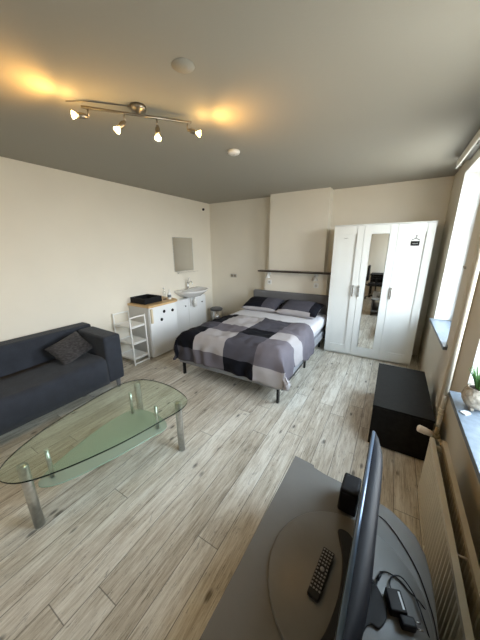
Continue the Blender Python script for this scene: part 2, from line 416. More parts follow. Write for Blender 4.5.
def duvet():
    x0, x1, yf = -2.25, -.83, 2.19
    ztop, r = .590, .095
    hl, hr, hf = .30, .33, .30
    xb = [-2.27 - hl, -1.97, -1.53, -1.13, -.83 + hr]
    yb = [2.19 - hf, 2.07, 2.54, 2.79, 3.31]
    def fill(bs, step):
        o = []
        for a, b in zip(bs, bs[1:]):
            n = max(2, round((b - a) / step)); o += [a + (b - a) * i / n for i in range(n)]
        return o + [bs[-1]]
    us, vs = fill(xb, .024), fill(yb, .024)
    def over(s, a, b):
        """arc position -> (coordinate, drop) past the edges a and b"""
        for e, sg in ((a, -1), (b, 1)):
            d = (s - e) * sg
            if d > -r:
                q = d + r; arc = r * PI / 2
                if q < arc:
                    th = q / r; return e + sg * (-r + r * math.sin(th)), r * (1 - math.cos(th))
                return e, r + (q - arc)
        return s, 0.0
    bm = NB(); G = []
    for v in vs:
        row = []
        for u in us:
            X, dx = over(u, x0, x1); Y, dy = over(v, yf, 99)
            n1 = noise.noise(V((u * 3.1, v * 3.1, 1.7))); n2 = noise.noise(V((u * 9, v * 9, 4.2))); n3 = noise.noise(V((u * 20 + n1 * 3, v * 14, 9)))
            lump = .026 * n1 + .015 * n2 + .008 * n3
            right = max(0., (u - x1) / hr) if u > x1 else 0
            drop = max(dx, dy) + (.10 * min(dx, dy) if u < -1.5 else -.22 * max(0, min(dx, dy) - .04))
            if dx > .02 and u > x1 and dx >= dy:          # the right hem rides up in the middle and sags near its head end
                ks = [(1.0, 2.15), (.95, 2.3), (.72, 2.55), (.74, 2.75), (1.0, 3.0), (1.12, 3.2), (1.0, 3.4)]
                fac = ks[-1][0]
                for (f0, a0), (f1, a1) in zip(ks, ks[1:]):
                    if v < a1: q = max(0, (v - a0) / (a1 - a0)); q = q * q * (3 - 2 * q); fac = f0 + (f1 - f0) * q; break
                drop *= fac
            if dx > .02 and u < x0: drop *= .92
            fold = 0
            if dy > .04: fold += .014 * math.sin(u * 22 + 1.3 * n1 * 5) * min(1, dy / .2)
            if dx > .04: fold += .016 * math.sin(v * 19 + 5 * n1) * min(1, dx / .2)
            P = V((X, Y, ztop - drop))
            flare = (.22 if u > -1.5 else .04) * min(dx, dy)
            sx = (-1 if u < -1.5 else 1)
            if dx > .03: P.x += sx * (fold + flare + .03 * min(1, dx / .25) * (1 if sx > 0 else .3))
            if dy > .03: P.y -= fold + flare + .02 * min(1, dy / .25) + (.05 * math.exp(-((u + .95) / .2) ** 2) * min(1, dy / .2))
            if dx < .03 and dy < .03: P.z += lump + .012
            else: P.z += lump * .3
            # puffed right foot corner
            g = math.exp(-(((u + .98) / .20) ** 2 + ((v - 2.30) / .16) ** 2)); P.z += .035 * g
            g = math.exp(-(((v - 3.31) / .06) ** 2)); P.z -= .004 * g
            # puff within each patch
            row.append(bm.verts.new(P))
        G.append(row)
    pal = {0: 1, 1: 3, 2: 0, 3: 2}
    grid = [['d', 'm', 'k', 'l'], ['k', 'l', 'd', 'm'], ['d', 'm', 'k', 'l'], ['k', 'l', 'd', 'm']]
    code = {'k': 0, 'd': 1, 'm': 2, 'l': 3}
    def cell(bs, s): 
        for i in range(len(bs) - 1):
            if s < bs[i + 1]: return i
        return len(bs) - 2
    for j in range(len(vs) - 1):
        for i in range(len(us) - 1):
            f = bm.faces.new((G[j][i], G[j][i + 1], G[j + 1][i + 1], G[j + 1][i]))
            f.material_index = code[grid[cell(yb, (vs[j] + vs[j + 1]) / 2)][cell(xb, (us[i] + us[i + 1]) / 2)]]; f.smooth = True
    o = obj('duvet', bm, [M['q_black'], M['q_dark'], M['q_mid'], M['q_light']], origin=(-1.55, 2.8, .55))
    s = o.modifiers.new('thick', 'SOLIDIFY'); s.thickness = .028; s.offset = -1
    tag(o, 'patchwork duvet in black, grey and silver squares spread over the bed', 'duvet')
duvet()

# folded white sheet between duvet and pillows
bm = NB()
G = []
for j in range(14):
    y = 3.24 + (4.17 - 3.24) * j / 13; row = []
    for i in range(44):
        s = -2.40 + 1.70 * i / 43
        if s < -2.255: P = V((-2.268, y, .55 - (-2.255 - s)))
        elif s > -.845: P = V((-.832, y, .55 - (s + .845)))
        else: P = V((s, y, .556 - .012 * max(0, abs((s + 1.55) / .705) ** 12)))
        P.z += .005 * noise.noise(V((s * 6, y * 9, 3)))
        row.append(bm.verts.new(P))
    G.append(row)
for j in range(13):
    for i in range(43): bm.faces.new((G[j][i], G[j][i + 1], G[j + 1][i + 1], G[j + 1][i])).smooth = True
o = obj('fitted_sheet', bm, M['sheet'], origin=(-1.55, 3.7, .53)); s = o.modifiers.new('t', 'SOLIDIFY'); s.thickness = .006; s.offset = -1
tag(o, 'white sheet on the mattress between duvet and pillows', 'bed sheet')

def pillow(name, c, w, d, h, rot, cells, mats, label, cat='pillow', group=None, under=None):
    bm = NB(); n = 28; top = {}; bot = {}
    for sgn, D in ((1, top), (-1, bot)):
        for j in range(n + 1):
            for i in range(n + 1):
                a, b = i / n * 2 - 1, j / n * 2 - 1
                if sgn == -1 and (i in (0, n) or j in (0, n)): D[i, j] = top[i, j]; continue
                px = a * w / 2 * (1 - .07 * (1 - abs(b)) ** 1 * 0 - .05 * (1 - b * b) * abs(a)); py = b * d / 2 * (1 - .07 * (1 - a * a) * abs(b))
                hh = h / 2 * ((1 - a ** 4) * (1 - b ** 4)) ** .55
                hh *= 1 + .10 * noise.noise(V((a * 2.2 + c[0] * 5, b * 2.2, sgn)))
                hh += .006 * noise.noise(V((a * 6, b * 6 + c[0], 3))) * (1 - max(abs(a), abs(b)) ** 6)
                D[i, j] = bm.verts.new((px, py, sgn * hh))
    for sgn, D in ((1, top), (-1, bot)):
        for j in range(n):
            for i in range(n):
                f = bm.faces.new((D[i, j], D[i + 1, j], D[i + 1, j + 1], D[i, j + 1])); f.smooth = True
                f.material_index = cells((i + .5) / n, (j + .5) / n) if sgn == 1 else (under or 0)
    Mx = Matrix.Translation(c) @ rot
    bmesh.ops.transform(bm, matrix=Mx, verts=bm.verts)
    o = obj(name, bm, mats, origin=c); tag(o, label, cat, group); return o

RX = lambda a: Matrix.Rotation(math.radians(a), 4, 'X'); RY = lambda a: Matrix.Rotation(math.radians(a), 4, 'Y'); RZ = lambda a: Matrix.Rotation(math.radians(a), 4, 'Z')
pm = [M['q_black'], M['q_dark'], M['q_mid'], M['q_light']]
pillow('pillow', (-1.90, 3.975, .655), .66, .43, .16, RZ(2) @ RX(15), lambda a, b: (3 if b < .05 else (0 if a < .58 else 1)), pm,
       'black and grey pillow on the side of the bed by the bin', under=3)
pillow('pillow', (-1.22, 3.94, .66), .68, .44, .17, RZ(-4) @ RX(15), lambda a, b: (3 if b < .06 and a < .85 else (0 if a < .14 or a > .82 else 1)), pm,
       'dark grey pillow with black ends on the side of the bed by the wardrobe', under=3)

# shelf over the bed
bm = NB(); bx(bm, -2.09, -.82, 4.13, 4.283, 1.205, 1.228)
tag(obj('wall_shelf', bm, wood('dark_walnut', (.02, .014, .01), (.04, .03, .022), .4), origin=(-1.45, 4.21, 1.2), bevel=.002),
    'thin dark wooden shelf on the chimney breast above the headboard', 'shelf')
for x, lab in ((-1.93, 'small white wall light under the left end of the dark shelf'), (-1.08, 'small white wall light under the shelf next to the wardrobe')):
    t = thing('wall_light', lab, 'wall light', (x, 4.28, 1.12), 'bedside wall lights')
    bm = NB(); lathe(bm, [(.035, 0), (.035, .015), (.028, .022), (0, .022)], (x, 4.284, 1.17), 24, (0, -1, 0)); obj('wall_plate', bm, M['whitep'], t)
    bm = NB(); tube(bm, [(x, 4.265, 1.17), (x, 4.235, 1.165), (x, 4.225, 1.14)], .007, 10); obj('arm', bm, M['whitep'], t)
    bm = NB(); lathe(bm, [(.018, .055), (.03, .04), (.045, 0), (.042, 0), (.026, .038), (0, .045)], (x, 4.222, 1.09), 24); obj('lamp_shade', bm, M['whitep'], t, smooth=True)
for x, z, lab in ((-1.92, 1.01, 'white wall socket below the left wall light over the headboard'), (-1.07, 1.00, 'white wall socket above the headboard beside the wardrobe')):
    t = thing('wall_socket', lab, 'socket', (x, 4.28, z), 'sockets over the headboard')
    box_obj('socket_plate', (x - .04, x + .04, 4.272, 4.2848, z - .04, z + .04), M['whitep'], t, .004)
    bm = NB(); lathe(bm, [(.022, 0), (.022, .004), (.018, .004), (.018, .001), (0, .001)], (x, 4.2722, z), 20, (0, -1, 0)); obj('socket_insert', bm, M['grille'], t)
t = thing('wall_socket', 'double grey socket on the back wall between the sink corner and the bed', 'socket', (-2.82, 4.48, 1.05))
box_obj('socket_plate', (-2.89, -2.75, 4.470, 4.4848, 1.03, 1.10), M['grille'], t, .004)
bm = NB()
for x in (-2.855, -2.785): lathe(bm, [(.024, 0), (.024, .003), (.019, .003), (.019, .001), (0, .001)], (x, 4.4702, 1.065), 20, (0, -1, 0))
obj('socket_insert', bm, M['radd'], t)

# ------------------------------------------------------------------ sofa
def sofa():
    xb, xf, ya, yb = -3.375, -2.635, -.14, 1.665
    t = thing('sofa', 'dark blue-grey two-seat fabric sofa against the left wall', 'sofa', (-3.0, .76, 0))
    bm = NB(); bx(bm, -3.2, xf, ya + .2, yb - .2, .12, .30); obj('base', bm, M['sofa'], t, bevel=.02, seg=3)
    # seat with rounded nose, slightly sagging
    bm = NB(); n, m = 30, 12; y0, y1 = ya + .203, yb - .203
    prof = [(-3.17, .425), (-3.05, .425), (-2.90, .435), (-2.76, .44), (-2.68, .435), (-2.638, .415), (-2.624, .38), (-2.622, .30), (-2.622, .20), (-2.626, .125)]
    rows = []
    for j in range(n + 1):
        y = y0 + (y1 - y0) * j / n; row = []
        for (x, z) in prof:
            w = .008 * noise.noise(V((x * 5, y * 4, 2))) + .004 * noise.noise(V((x * 14, y * 9, 5)))
            row.append(bm.verts.new((x + (w if z < .42 else 0), y, z + (w if z > .3 else 0) - (.012 * math.exp(-((y - .76) / .4) ** 2) if z > .42 else 0))))
        row.append(bm.verts.new((-3.17, y, .125))); rows.append(row)
    L = len(rows[0])
    for A, B in zip(rows, rows[1:]):
        for k in range(L): f = bm.faces.new((A[k], A[(k + 1) % L], B[(k + 1) % L], B[k])); f.smooth = k < L - 1
    bm.faces.new(rows[0][::-1]); bm.faces.new(rows[-1])
    obj('seat', bm, M['sofa'], t)
    bm = NB()   # back, leaning a little
    vs = bx(bm, xb, -3.16, ya, yb, .12, .71)
    for v in bm.verts:
        if v.co.x > -3.2 and v.co.z > .5: v.co.x -= .035
    bmesh.ops.subdivide_edges(bm, edges=bm.edges, cuts=6, use_grid_fill=True)
    for v in bm.verts:
        if v.co.x > -3.25 and .2 < v.co.z < .66: v.co.x += .010 * noise.noise(V((v.co.y * 3, v.co.z * 5, 1)))
    obj('backrest', bm, M['sofa'], t, bevel=.022, seg=3)
    for s in (0, 1):
        a, b = ((ya, ya + .2), (yb - .2, yb))[s]
        bm = NB(); bx(bm, -3.156, xf + .005, a, b, .12, .69)
        for v in bm.verts:
            if v.co.x > -2.8 and v.co.z > .5: v.co.z -= .01; v.co.x += .022
        obj('armrest', bm, M['sofa'], t, bevel=.028, seg=4)
        for x in (-2.69, -3.30):
            bm = NB(); y = (a + .05, b - .06)[s]
            lathe(bm, [(.020, 0), (.026, .119), (0, .119)], (x, y, 0), 20); obj('leg', bm, M['head'], t)
sofa()
pillow('cushion', (-2.97, 1.285, .555), .29, .37, .11, RZ(-14) @ RY(44) @ RZ(24), lambda a, b: 0, [M['fur']],
       'dark ribbed plush cushion leaning at the armrest end of the sofa', 'cushion')

# ------------------------------------------------------------------ glass coffee table
def coffee_table():
    t = thing('coffee_table', 'clear glass coffee table with steel legs and a frosted lower shelf', 'coffee table', (-1.6, .85, 0))
    out = smooth_loop([(-1.615, .245), (-1.50, .305), (-1.40, .47), (-1.31, .72), (-1.255, .98), (-1.225, 1.20), (-1.30, 1.315), (-1.55, 1.375),
                       (-1.80, 1.352), (-1.925, 1.24), (-1.945, 1.05), (-1.915, .80), (-1.865, .55), (-1.785, .36), (-1.70, .265)], 8)
    bm = NB(); prism(bm, out, .452, .462, 1, 0); obj('glass_top', bm, [M['tglass'], M['gedge']], t)
    sh = smooth_loop([(-1.655, .40), (-1.56, .50), (-1.47, .75), (-1.41, 1.00), (-1.385, 1.14), (-1.45, 1.21), (-1.62, 1.235), (-1.79, 1.20), (-1.845, 1.08),
                      (-1.84, .86), (-1.79, .62), (-1.73, .45)], 8)
    bm = NB(); prism(bm, sh, .235, .243, 1, 0); obj('frosted_shelf', bm, [M['fglass'], M['fedge']], t)
    for x, y in ((-1.645, .35), (-1.318, 1.24), (-1.855, 1.275)):
        bm = NB(); lathe(bm, [(.027, 0), (.027, .445), (.024, .451), (0, .451)], (x, y, 0), 28); obj('leg', bm, M['chrome'], t)
    for x, y in ((-1.665, .475), (-1.44, 1.12), (-1.78, 1.145)):
        bm = NB(); lathe(bm, [(.0125, .222), (.0125, .4515)], (x, y, 0), 20); obj('shelf_post', bm, M['chrome'], t)
coffee_table()

# ------------------------------------------------------------------ fridge, worktop and what stands on it
def fridge():
    t = thing('fridge', 'low white fridge with three black dots on its door beside the trolley', 'fridge', (-3.16, 2.63, 0))
    box_obj('body', (-3.385, -2.972, 2.36, 2.90, .02, .790), M['greyp'], t, .004)
    d = box_obj('door', (-2.970, -2.932, 2.362, 2.898, .02, .788), M['whitew'], t, .008)
    bm = NB(); bx(bm, -2.931, -2.905, 2.372, 2.405, .56, .775); obj('handle', bm, M['beige'], d, bevel=.006, seg=3)
    for y in (2.40, 2.86):
        for x in (-3.33, -3.02): bm = NB(); lathe(bm, [(.018, 0), (.018, .0195)], (x, y, 0), 14); obj('foot', bm, M['blackm'], t)
fridge()
for y, z, lab in ((2.635, .69, 'black round magnet on the fridge door, the upper one nearer the handle'), (2.81, .675, 'black round magnet on the fridge door, the one farthest from the handle'),
                  (2.575, .575, 'black round magnet on the fridge door, the lowest of the three')):
    bm = NB(); lathe(bm, [(.024, 0), (.024, .006), (.019, .009), (0, .009)], (-2.9318, y, z), 24, (1, 0, 0))
    tag(obj('magnet', bm, M['blackm'], origin=(-2.93, y, z)), lab, 'magnet', 'black magnets on the fridge door')
bm = NB(); pts = [(-3.388, 2.345), (-2.925, 2.345), (-2.915, 2.36), (-2.915, 2.86), (-2.945, 2.945), (-3.03, 3.00), (-3.388, 3.03)]
prism(bm, pts, .7915, .8215); tag(obj('worktop', bm, M['pine'], origin=(-3.16, 2.68, .79), bevel=.003), 'light beech worktop lying on the fridge', 'worktop')
# black tray box
bm = NB(); a, b, c0, d0, z0 = -3.38, -3.06, 2.40, 2.73, .8225
bx(bm, a, b, c0, d0, z0, z0 + .008)
for q in ((a, a + .008, c0, d0), (b - .008, b, c0, d0), (a + .008, b - .008, c0, c0 + .008), (a + .008, b - .008, d0 - .008, d0)): bx(bm, *q, z0 + .008, z0 + .085)
tag(obj('storage_tray', bm, M['blackm'], origin=(-3.2, 2.63, z0), bevel=.001), 'black open storage tray on the beech worktop', 'tray')
t = thing('soap_dispenser', 'white pump bottle with dark marking on the worktop by the sink', 'bottle', (-3.07, 2.90, .822))
bm = NB(); lathe(bm, [(.028, 0), (.030, .01), (.030, .085), (.022, .105), (.011, .112), (.011, .12), (0, .12)], (-3.07, 2.90, .822), 24); obj('bottle_body', bm, M['whitep'], t)
bm = NB(); lathe(bm, [(.0305, .03), (.0306, .03), (.0306, .075), (.0305, .075)], (-3.07, 2.90, .822), 24); obj('bottle_label', bm, M['slate'], t)
bm = NB(); tube(bm, [(-3.07, 2.90, .942), (-3.07, 2.90, .972)], .006, 10); tube(bm, [(-3.07, 2.90, .972), (-3.035, 2.89, .968)], .007, 10); obj('pump', bm, M['whitep'], t)
t = thing('plastic_bottle', 'clear plastic bottle behind the white pump bottle on the worktop', 'bottle', (-3.22, 2.93, .822))
bm = NB(); lathe(bm, [(.026, 0), (.028, .01), (.028, .10), (.012, .135), (.012, .15), (0, .15)], (-3.22, 2.93, .822), 24); obj('bottle_body', bm, M['clear'], t)
bm = NB(); lathe(bm, [(.014, .151), (.014, .17), (0, .17)], (-3.22, 2.93, .822), 18); obj('bottle_cap', bm, M['whitep'], t)
bm = NB(); bx(bm, -3.14, -3.10, 2.79 + .03, 2.87, .8225, .832); tag(obj('soap_bar', bm, M['blackm'], origin=(-3.12, 2.84, .8225), bevel=.003), 'small black object lying between tray and pump bottle', 'soap')

# cart
def cart():
    xa, xb_, ya, yb = -3.355, -2.99, 2.07, 2.315
    t = thing('storage_trolley', 'narrow white three-shelf trolley between sofa and fridge', 'trolley', (-3.17, 2.19, 0))
    for x, z1 in ((xb_, .70), (xa, .71)):
        bm = NB(); r = .011
        tube(bm, smooth_path([(x, ya, .022), (x, ya, .3), (x, ya, z1 - .03), (x, ya + .02, z1), (x, yb - .02, z1), (x, yb, z1 - .03), (x, yb, .3), (x, yb, .022)], 4), r, 10)
        tube(bm, [(x, ya, .022), (x, yb, .022)], r, 10)
        for y in (ya, yb): tube(bm, [(x, y, .0), (x, y, .03)], r, 10)
        obj('end_frame', bm, M['cartw'], t)
    for z in (.10, .325, .565):
        bm = NB(); bx(bm, xa + .012, xb_ - .012, ya + .004, yb - .004, z - .006, z)
        for q in ((xa + .012, xb_ - .012, ya - .003, ya + .004), (xa + .012, xb_ - .012, yb - .004, yb + .003)): bx(bm, *q, z - .022, z + .008)
        for q in ((xa + .012, xa + .018, ya + .004, yb - .004), (xb_ - .018, xb_ - .012, ya + .004, yb - .004)): bx(bm, *q, z - .022, z + .008)
        obj('shelf', bm, M['cartw'], t, bevel=.001)
cart()

# under-sink cabinet
t = thing('sink_cabinet', 'shallow white cupboard with two small knobs behind the wash basin pipes', 'cabinet', (-3.33, 3.5, 0))
box_obj('carcass', (-3.388, -3.262, 3.02, 4.05, .0, .705), M['whitew'], t, .003)
for a, b in ((3.025, 3.53), (3.535, 4.045)):
    d = box_obj('door', (-3.2615, -3.245, a, b, .11, .70), M['whitew'], t, .003)
    bm = NB(); lathe(bm, [(.006, 0), (.006, .012), (.013, .018), (.011, .026), (0, .027)], (-3.245, (b - .10 if a < 3.2 else b - .13), .58), 16, (1, 0, 0)); obj('knob', bm, M['head'], d)

def basin():
    cy, xw, z = 3.64, -3.388, .87
    t = thing('wash_basin', 'white ceramic wash basin on the left wall near the corner', 'sink', (-3.2, cy, z))
    # D-shaped bowl as a stack of outlines
    def outline(w, d, off=0):
        pts = [(xw + off, cy - w), (xw + off + d * .45, cy - w)]
        for k in range(1, 16):
            a = -PI / 2 + PI * k / 16; pts.append((xw + off + d * .45 + d * .55 * math.cos(a), cy + w * math.sin(a)))
        pts += [(xw + off + d * .45, cy + w), (xw + off, cy + w)]
        return pts
    bm = NB(); rings = []
    for (w, d, zz, off) in ((.10, .20, z - .155, .0), (.19, .32, z - .12, 0), (.28, .40, z - .055, 0), (.31, .435, z - .03, 0), (.315, .44, z - .004, 0), (.31, .435, z, .0),
                            (.27, .31, z - .004, .10), (.255, .29, z - .03, .105), (.19, .23, z - .09, .13), (.08, .12, z - .115, .17)):
        rings.append([bm.verts.new((x, y, zz)) for x, y in outline(w, d, off)])
    n = len(rings[0])
    for A, B in zip(rings, rings[1:]):
        for k in range(n): bm.faces.new((A[k], A[(k + 1) % n], B[(k + 1) % n], B[k])).smooth = True
    bm.faces.new(rings[0][::-1]); bm.faces.new(rings[-1])
    obj('bowl', bm, M['ceramic'], t)
    bm = NB(); x = -3.335
    lathe(bm, [(.025, 0), (.025, .008), (.018, .014), (.016, .10), (.018, .12), (0, .125)], (x, cy, z + .0005), 20)
    tube(bm, smooth_path([(x + .005, cy, z + .075), (x + .06, cy, z + .14), (x + .11, cy, z + .13), (x + .125, cy, z + .09)], 5), .010, 12)
    f = obj('tap', bm, M['steel'], t)
    bm = NB(); tube(bm, [(x, cy, z + .12), (x + .01, cy + .0, z + .15), (x + .05, cy, z + .215)], [.012, .009, .007], 10); obj('tap_lever', bm, M['steel'], f)
    bm = NB(); xp = -3.17
    tube(bm, smooth_path([(xp, cy, z - .156), (xp, cy, .60), (xp, cy + .00, .56), (xp - .03, cy, .535), (xp - .055, cy, .56), (xp - .055, cy, .62)], 4), .018, 12)
    lathe(bm, [(.036, -.03), (.036, .085), (.02, .095), (0, .095)], (xp, cy, .58), 18)
    for dy in (-.07, .05): tube(bm, [(-3.225, cy + dy, .55), (-3.225, cy + dy, .74)], .009, 8); 
    tube(bm, [(xp + .0, cy - .02, .63), (xp + .03, cy - .06, .62)], .008, 8)
    p = obj('waste_trap', bm, M['whitep'], t)
basin()
t = thing('wall_mirror', 'frameless rectangular mirror on the left wall above the wash basin', 'mirror', (XL, 3.63, 1.2))
box_obj('mirror_pane', (XL + .002, XL + .008, 3.385, 3.885, 1.215, 1.80), M['mirror'], t, .001)
bm = NB()
for q in ((3.378, 3.385, 1.208, 1.807), (3.885, 3.892, 1.208, 1.807), (3.385, 3.885, 1.208, 1.215), (3.385, 3.885, 1.80, 1.807)): bx(bm, XL + .001, XL + .010, *q)
obj('mirror_edge', bm, M['chrome'], t)
t = thing('glass_shelf', 'narrow glass toiletry shelf between mirror and tap', 'shelf', (XL, 3.66, 1.17))
box_obj('glass_plate', (XL + .012, XL + .11, 3.42, 3.92, 1.185, 1.191), M['clear'], t, 0)
for y in (3.46, 3.88):
    bm = NB(); bx(bm, XL + .001, XL + .03, y - .01, y + .01, 1.172, 1.1845); obj('bracket', bm, M['chrome'], t)

# bin
t = thing('pedal_bin', 'stainless steel waste bin on the floor beyond the bed', 'bin', (-3.14, 4.27, 0))
bm = NB(); lathe(bm, [(.13, .0), (.13, .35)], (-3.14, 4.27, 0), 36); obj('bin_body', bm, M['steel'], t)
bm = NB(); lathe(bm, [(.135, .351), (.135, .375), (.10, .395), (0, .40)], (-3.14, 4.27, 0), 36); obj('lid', bm, M['head'], t)
bm = NB(); bx(bm, -3.16, -3.12, 4.095, 4.139, .01, .025); obj('pedal', bm, M['blackm'], t)

bm = NB(); lathe(bm, [(.022, 0), (.024, .02), (.018, .03), (0, .03)], (XL - .001, 4.27, 2.35), 20, (1, 0, 0))
tag(obj('pipe_cap', bm, M['blackm'], origin=(XL, 4.27, 2.35)), 'small dark round cap high on the left wall by the corner', 'wall cap')

# ------------------------------------------------------------------ ceiling lamp
def ceiling_lamp():
    c = V((-1.515, 1.305, H)); a = V((-1.732, 1.066, 2.435)); b = V((-1.309, 1.563, 2.435)); d = (b - a).normalized(); side = V((d.y, -d.x, 0))
    t = thing('ceiling_spotlight_bar', 'bar of four lit spotlights on a round ceiling plate', 'ceiling lamp', (c.x, c.y, 2.3))
    bm = NB(); lathe(bm, [(.048, 0), (.05, -.012), (.045, -.026), (.02, -.03), (.012, -.042)], (c.x, c.y, H - .0005), 32); obj('ceiling_plate', bm, M['nickel'], t)
    bm = NB(); tube(bm, [a, b], .0085, 14); obj('bar', bm, M['nickel'], t)
    dirs = [(-d * 1.0 + side * .35 + V((0, 0, -.15))), (-d * .65 + side * .35 + V((0, 0, -.8))), (-d * .05 + side * .35 + V((0, 0, -.95))), (d * 1.0 + side * .25 + V((0, 0, -.25)))]
    for k, u in enumerate((.05, .36, .66, .96)):
        p = a.lerp(b, u); dr = dirs[k].normalized(); j = p + V((0, 0, -.045))
        bm = NB(); tube(bm, [p, j], .005, 10); tube(bm, [j, j + dr * .015], .010, 10); st = obj('lamp_arm', bm, M['nickel'], t)
        bm = NB(); s0 = j + dr * .012
        lathe(bm, [(.012, 0), (.016, .008), (.016, .042), (.013, .046), (0, .046)], s0, 20, dr); h = obj('lamp_head', bm, M['nickel'], t)
        bm = NB(); lathe(bm, [(.013, .0462), (.020, .058), (.026, .078), (.026, .080)], s0, 24, dr); obj('bulb_reflector', bm, M['lampglass'], h, smooth=True)
        bm = NB(); lathe(bm, [(.0, .047), (.012, .056), (.021, .074), (.0, .078)], s0, 24, dr)
        obj('bulb', bm, M['bulb'] if k in (0, 3) else M['bulb'], h, smooth=True)
        L = bpy.data.lights.new('spot', 'SPOT'); L.color = (1, .52, .13); L.energy = SPOT[k]; L.spot_size = math.radians(SPA[k]); L.spot_blend = 1; L.shadow_soft_size = .02
        lo = bpy.data.objects.new('spot_light', L); COL.objects.link(lo); lo.location = s0 + dr * .095
        aim = (dr + V((0, 0, UP[k]))).normalized()
        lo.rotation_euler = aim.to_track_quat('-Z', 'Y').to_euler()
        L = bpy.data.lights.new('bulb_leak', 'POINT'); L.color = (1, .54, .14); L.energy = .9; L.shadow_soft_size = .02
        lo = bpy.data.objects.new('bulb_light', L); COL.objects.link(lo); lo.location = s0 + dr * .088
SPOT = [7.5, 2.5, 2.5, 7.5]; SPA = [165, 120, 120, 165]; UP = [-.05, 0, 0, .0]
ceiling_lamp()
bm = NB(); tube(bm, smooth_path([(-1.83, 1.035, H - .004), (-1.72, 1.11, H - .004), (-1.64, 1.19, H - .004), (-1.555, 1.27, H - .006)], 4), .002, 8)  # narrow tube forming a thin line along the ceiling
tag(obj('ceiling_line', bm, M['nickel'], origin=(-1.7, 1.1, H)), 'thin dark line on the ceiling leading to the spotlight bar', 'cable')
t = thing('smoke_detector', 'white round smoke detector on the ceiling behind the spotlight bar', 'smoke detector', (-1.43, 2.32, H))
bm = NB(); lathe(bm, [(.055, 0), (.057, -.012), (.05, -.026), (.03, -.034), (0, -.035)], (-1.41, 2.27, H - .0005), 36); obj('detector_body', bm, M['whitep'], t)
bm = NB(); lathe(bm, [(.006, -.0345), (.006, -.038), (0, -.0385)], (-1.395, 2.25, H), 12); obj('indicator', bm, M['grille'], t)
bm = NB(); lathe(bm, [(.056, 0), (.055, -.0015), (0, -.002)], (-1.02, 1.18, H - .0005), 36)
tag(obj('ceiling_cover_plate', bm, M['ceil'], origin=(-1.02, 1.18, H)), 'round cover plate painted like the ceiling it sits on', 'cover plate')

# ------------------------------------------------------------------ black low cabinet
t = thing('low_cabinet', 'low black wood-grain cabinet on the floor between wardrobe and radiator', 'cabinet', (.215, 2.54, 0))
box_obj('carcass', (.012, .418, 2.110, 2.985, .0, .36), M['blackw'], t, .002)
box_obj('top_board', (.008, .422, 2.092, 2.99, .3605, .38), M['blackw'], t, .002)
d = box_obj('front_panel', (.014, .416, 2.094, 2.1095, .012, .358), M['blackw'], t, .001)

# ------------------------------------------------------------------ radiator, valve, pipes
def radiator():
    t = thing('radiator', 'cream double panel radiator under the window sill', 'radiator', (.37, 1.0, 0))
    y0, y1, z0, z1 = .12, 1.70, .08, .50
    for x, nm in ((.345, 'front_panel'), (.405, 'rear_panel')):
        bm = NB(); n = 47; sgn = -1 if x < .37 else 1
        a = [];
        pts = []
        for k in range(n * 4 + 1):
            ph = (k % 4); y = y0 + (y1 - y0) * k / (n * 4)
            pts.append((y, (0, 0, .006, .006)[ph]))
        th = .010
        f1 = [[bm.verts.new((x - th / 2 - o_, y, z)) for y, o_ in pts] for z in (z0 + .02, z1 - .02)]
        f2 = [[bm.verts.new((x + th / 2, y, z)) for y, o_ in pts] for z in (z0 + .02, z1 - .02)]
        for k in range(len(pts) - 1):
            bm.faces.new((f1[0][k], f1[0][k + 1], f1[1][k + 1], f1[1][k])); bm.faces.new((f2[0][k], f2[1][k], f2[1][k + 1], f2[0][k + 1]))
        bx(bm, x - .012, x + .010, y0, y1, z1 - .022, z1); bx(bm, x - .012, x + .010, y0, y1, z0, z0 + .022)
        bx(bm, x - .010, x + .006, y0 - .004, y0 + .004, z0 + .01, z1 - .01); bx(bm, x - .010, x + .006, y1 - .004, y1 + .004, z0 + .01, z1 - .01)
        obj(nm, bm, M['rad'], t)
    for z in (z1 - .045, z0 + .03):
        for y in (y0 + .03, y1 - .03): bm = NB(); tube(bm, [(.355, y, z), (.395, y, z)], .016, 10); obj('connector', bm, M['rad'], t)
    for y in (.45, 1.02):
        bm = NB(); tube(bm, [(.352, y, .47), (.398, y, .47)], .004, 8); tube(bm, [(.415, y, .44), (.508, y + .03, .44)], .006, 8); obj('wall_bracket', bm, M['valvew'], t)
    v = NB(); vy, vz = 1.765, .475
    tube(v, [(.40, 1.70, .455), (.40, 1.735, .455), (.385, vy, .462), (.372, vy, vz)], .012, 10)
    lathe(v, [(.017, -.022), (.02, -.01), (.02, .012), (.013, .02), (0, .021)], (.368, vy, vz), 16, (-1, 0, .25))
    lathe(v, [(.016, 0), (.016, .02), (.012, .024), (.012, .05)], (.37, vy, vz + .008), 14, (.05, .1, 1))
    b = obj('valve', v, M['brass'], t)
    v = NB(); lathe(v, [(.016, 0), (.019, .01), (.020, .03), (.0225, .036), (.0225, .075), (.019, .080), (0, .081)], (.352, vy, vz + .004), 20, (-1, -.1, .28)); obj('valve_knob', v, M['valvew'], b)
radiator()
PIPE = M['tanwall']
t = thing('heating_pipe', 'vertical cream heating pipe rising from the radiator valve to the ceiling', 'pipe', (.378, 1.80, .55))
bm = NB(); tube(bm, smooth_path([(.373, 1.773, .545), (.376, 1.79, .60), (.378, 1.80, .66), (.378, 1.80, .75)], 4), .0115, 14)
tube(bm, [(.378, 1.80, .75), (.378, 1.80, H - .045)], .0115, 14); obj('pipe_run', bm, PIPE, t)
bm = NB()
for z in (.59, .62, .65): lathe(bm, [(.0115, -.006), (.0155, -.006), (.0155, .006), (.0115, .006)], (.3765, 1.793 + (z - .6) * .1, z), 14)
obj('pipe_collar', bm, M['rad'], t)
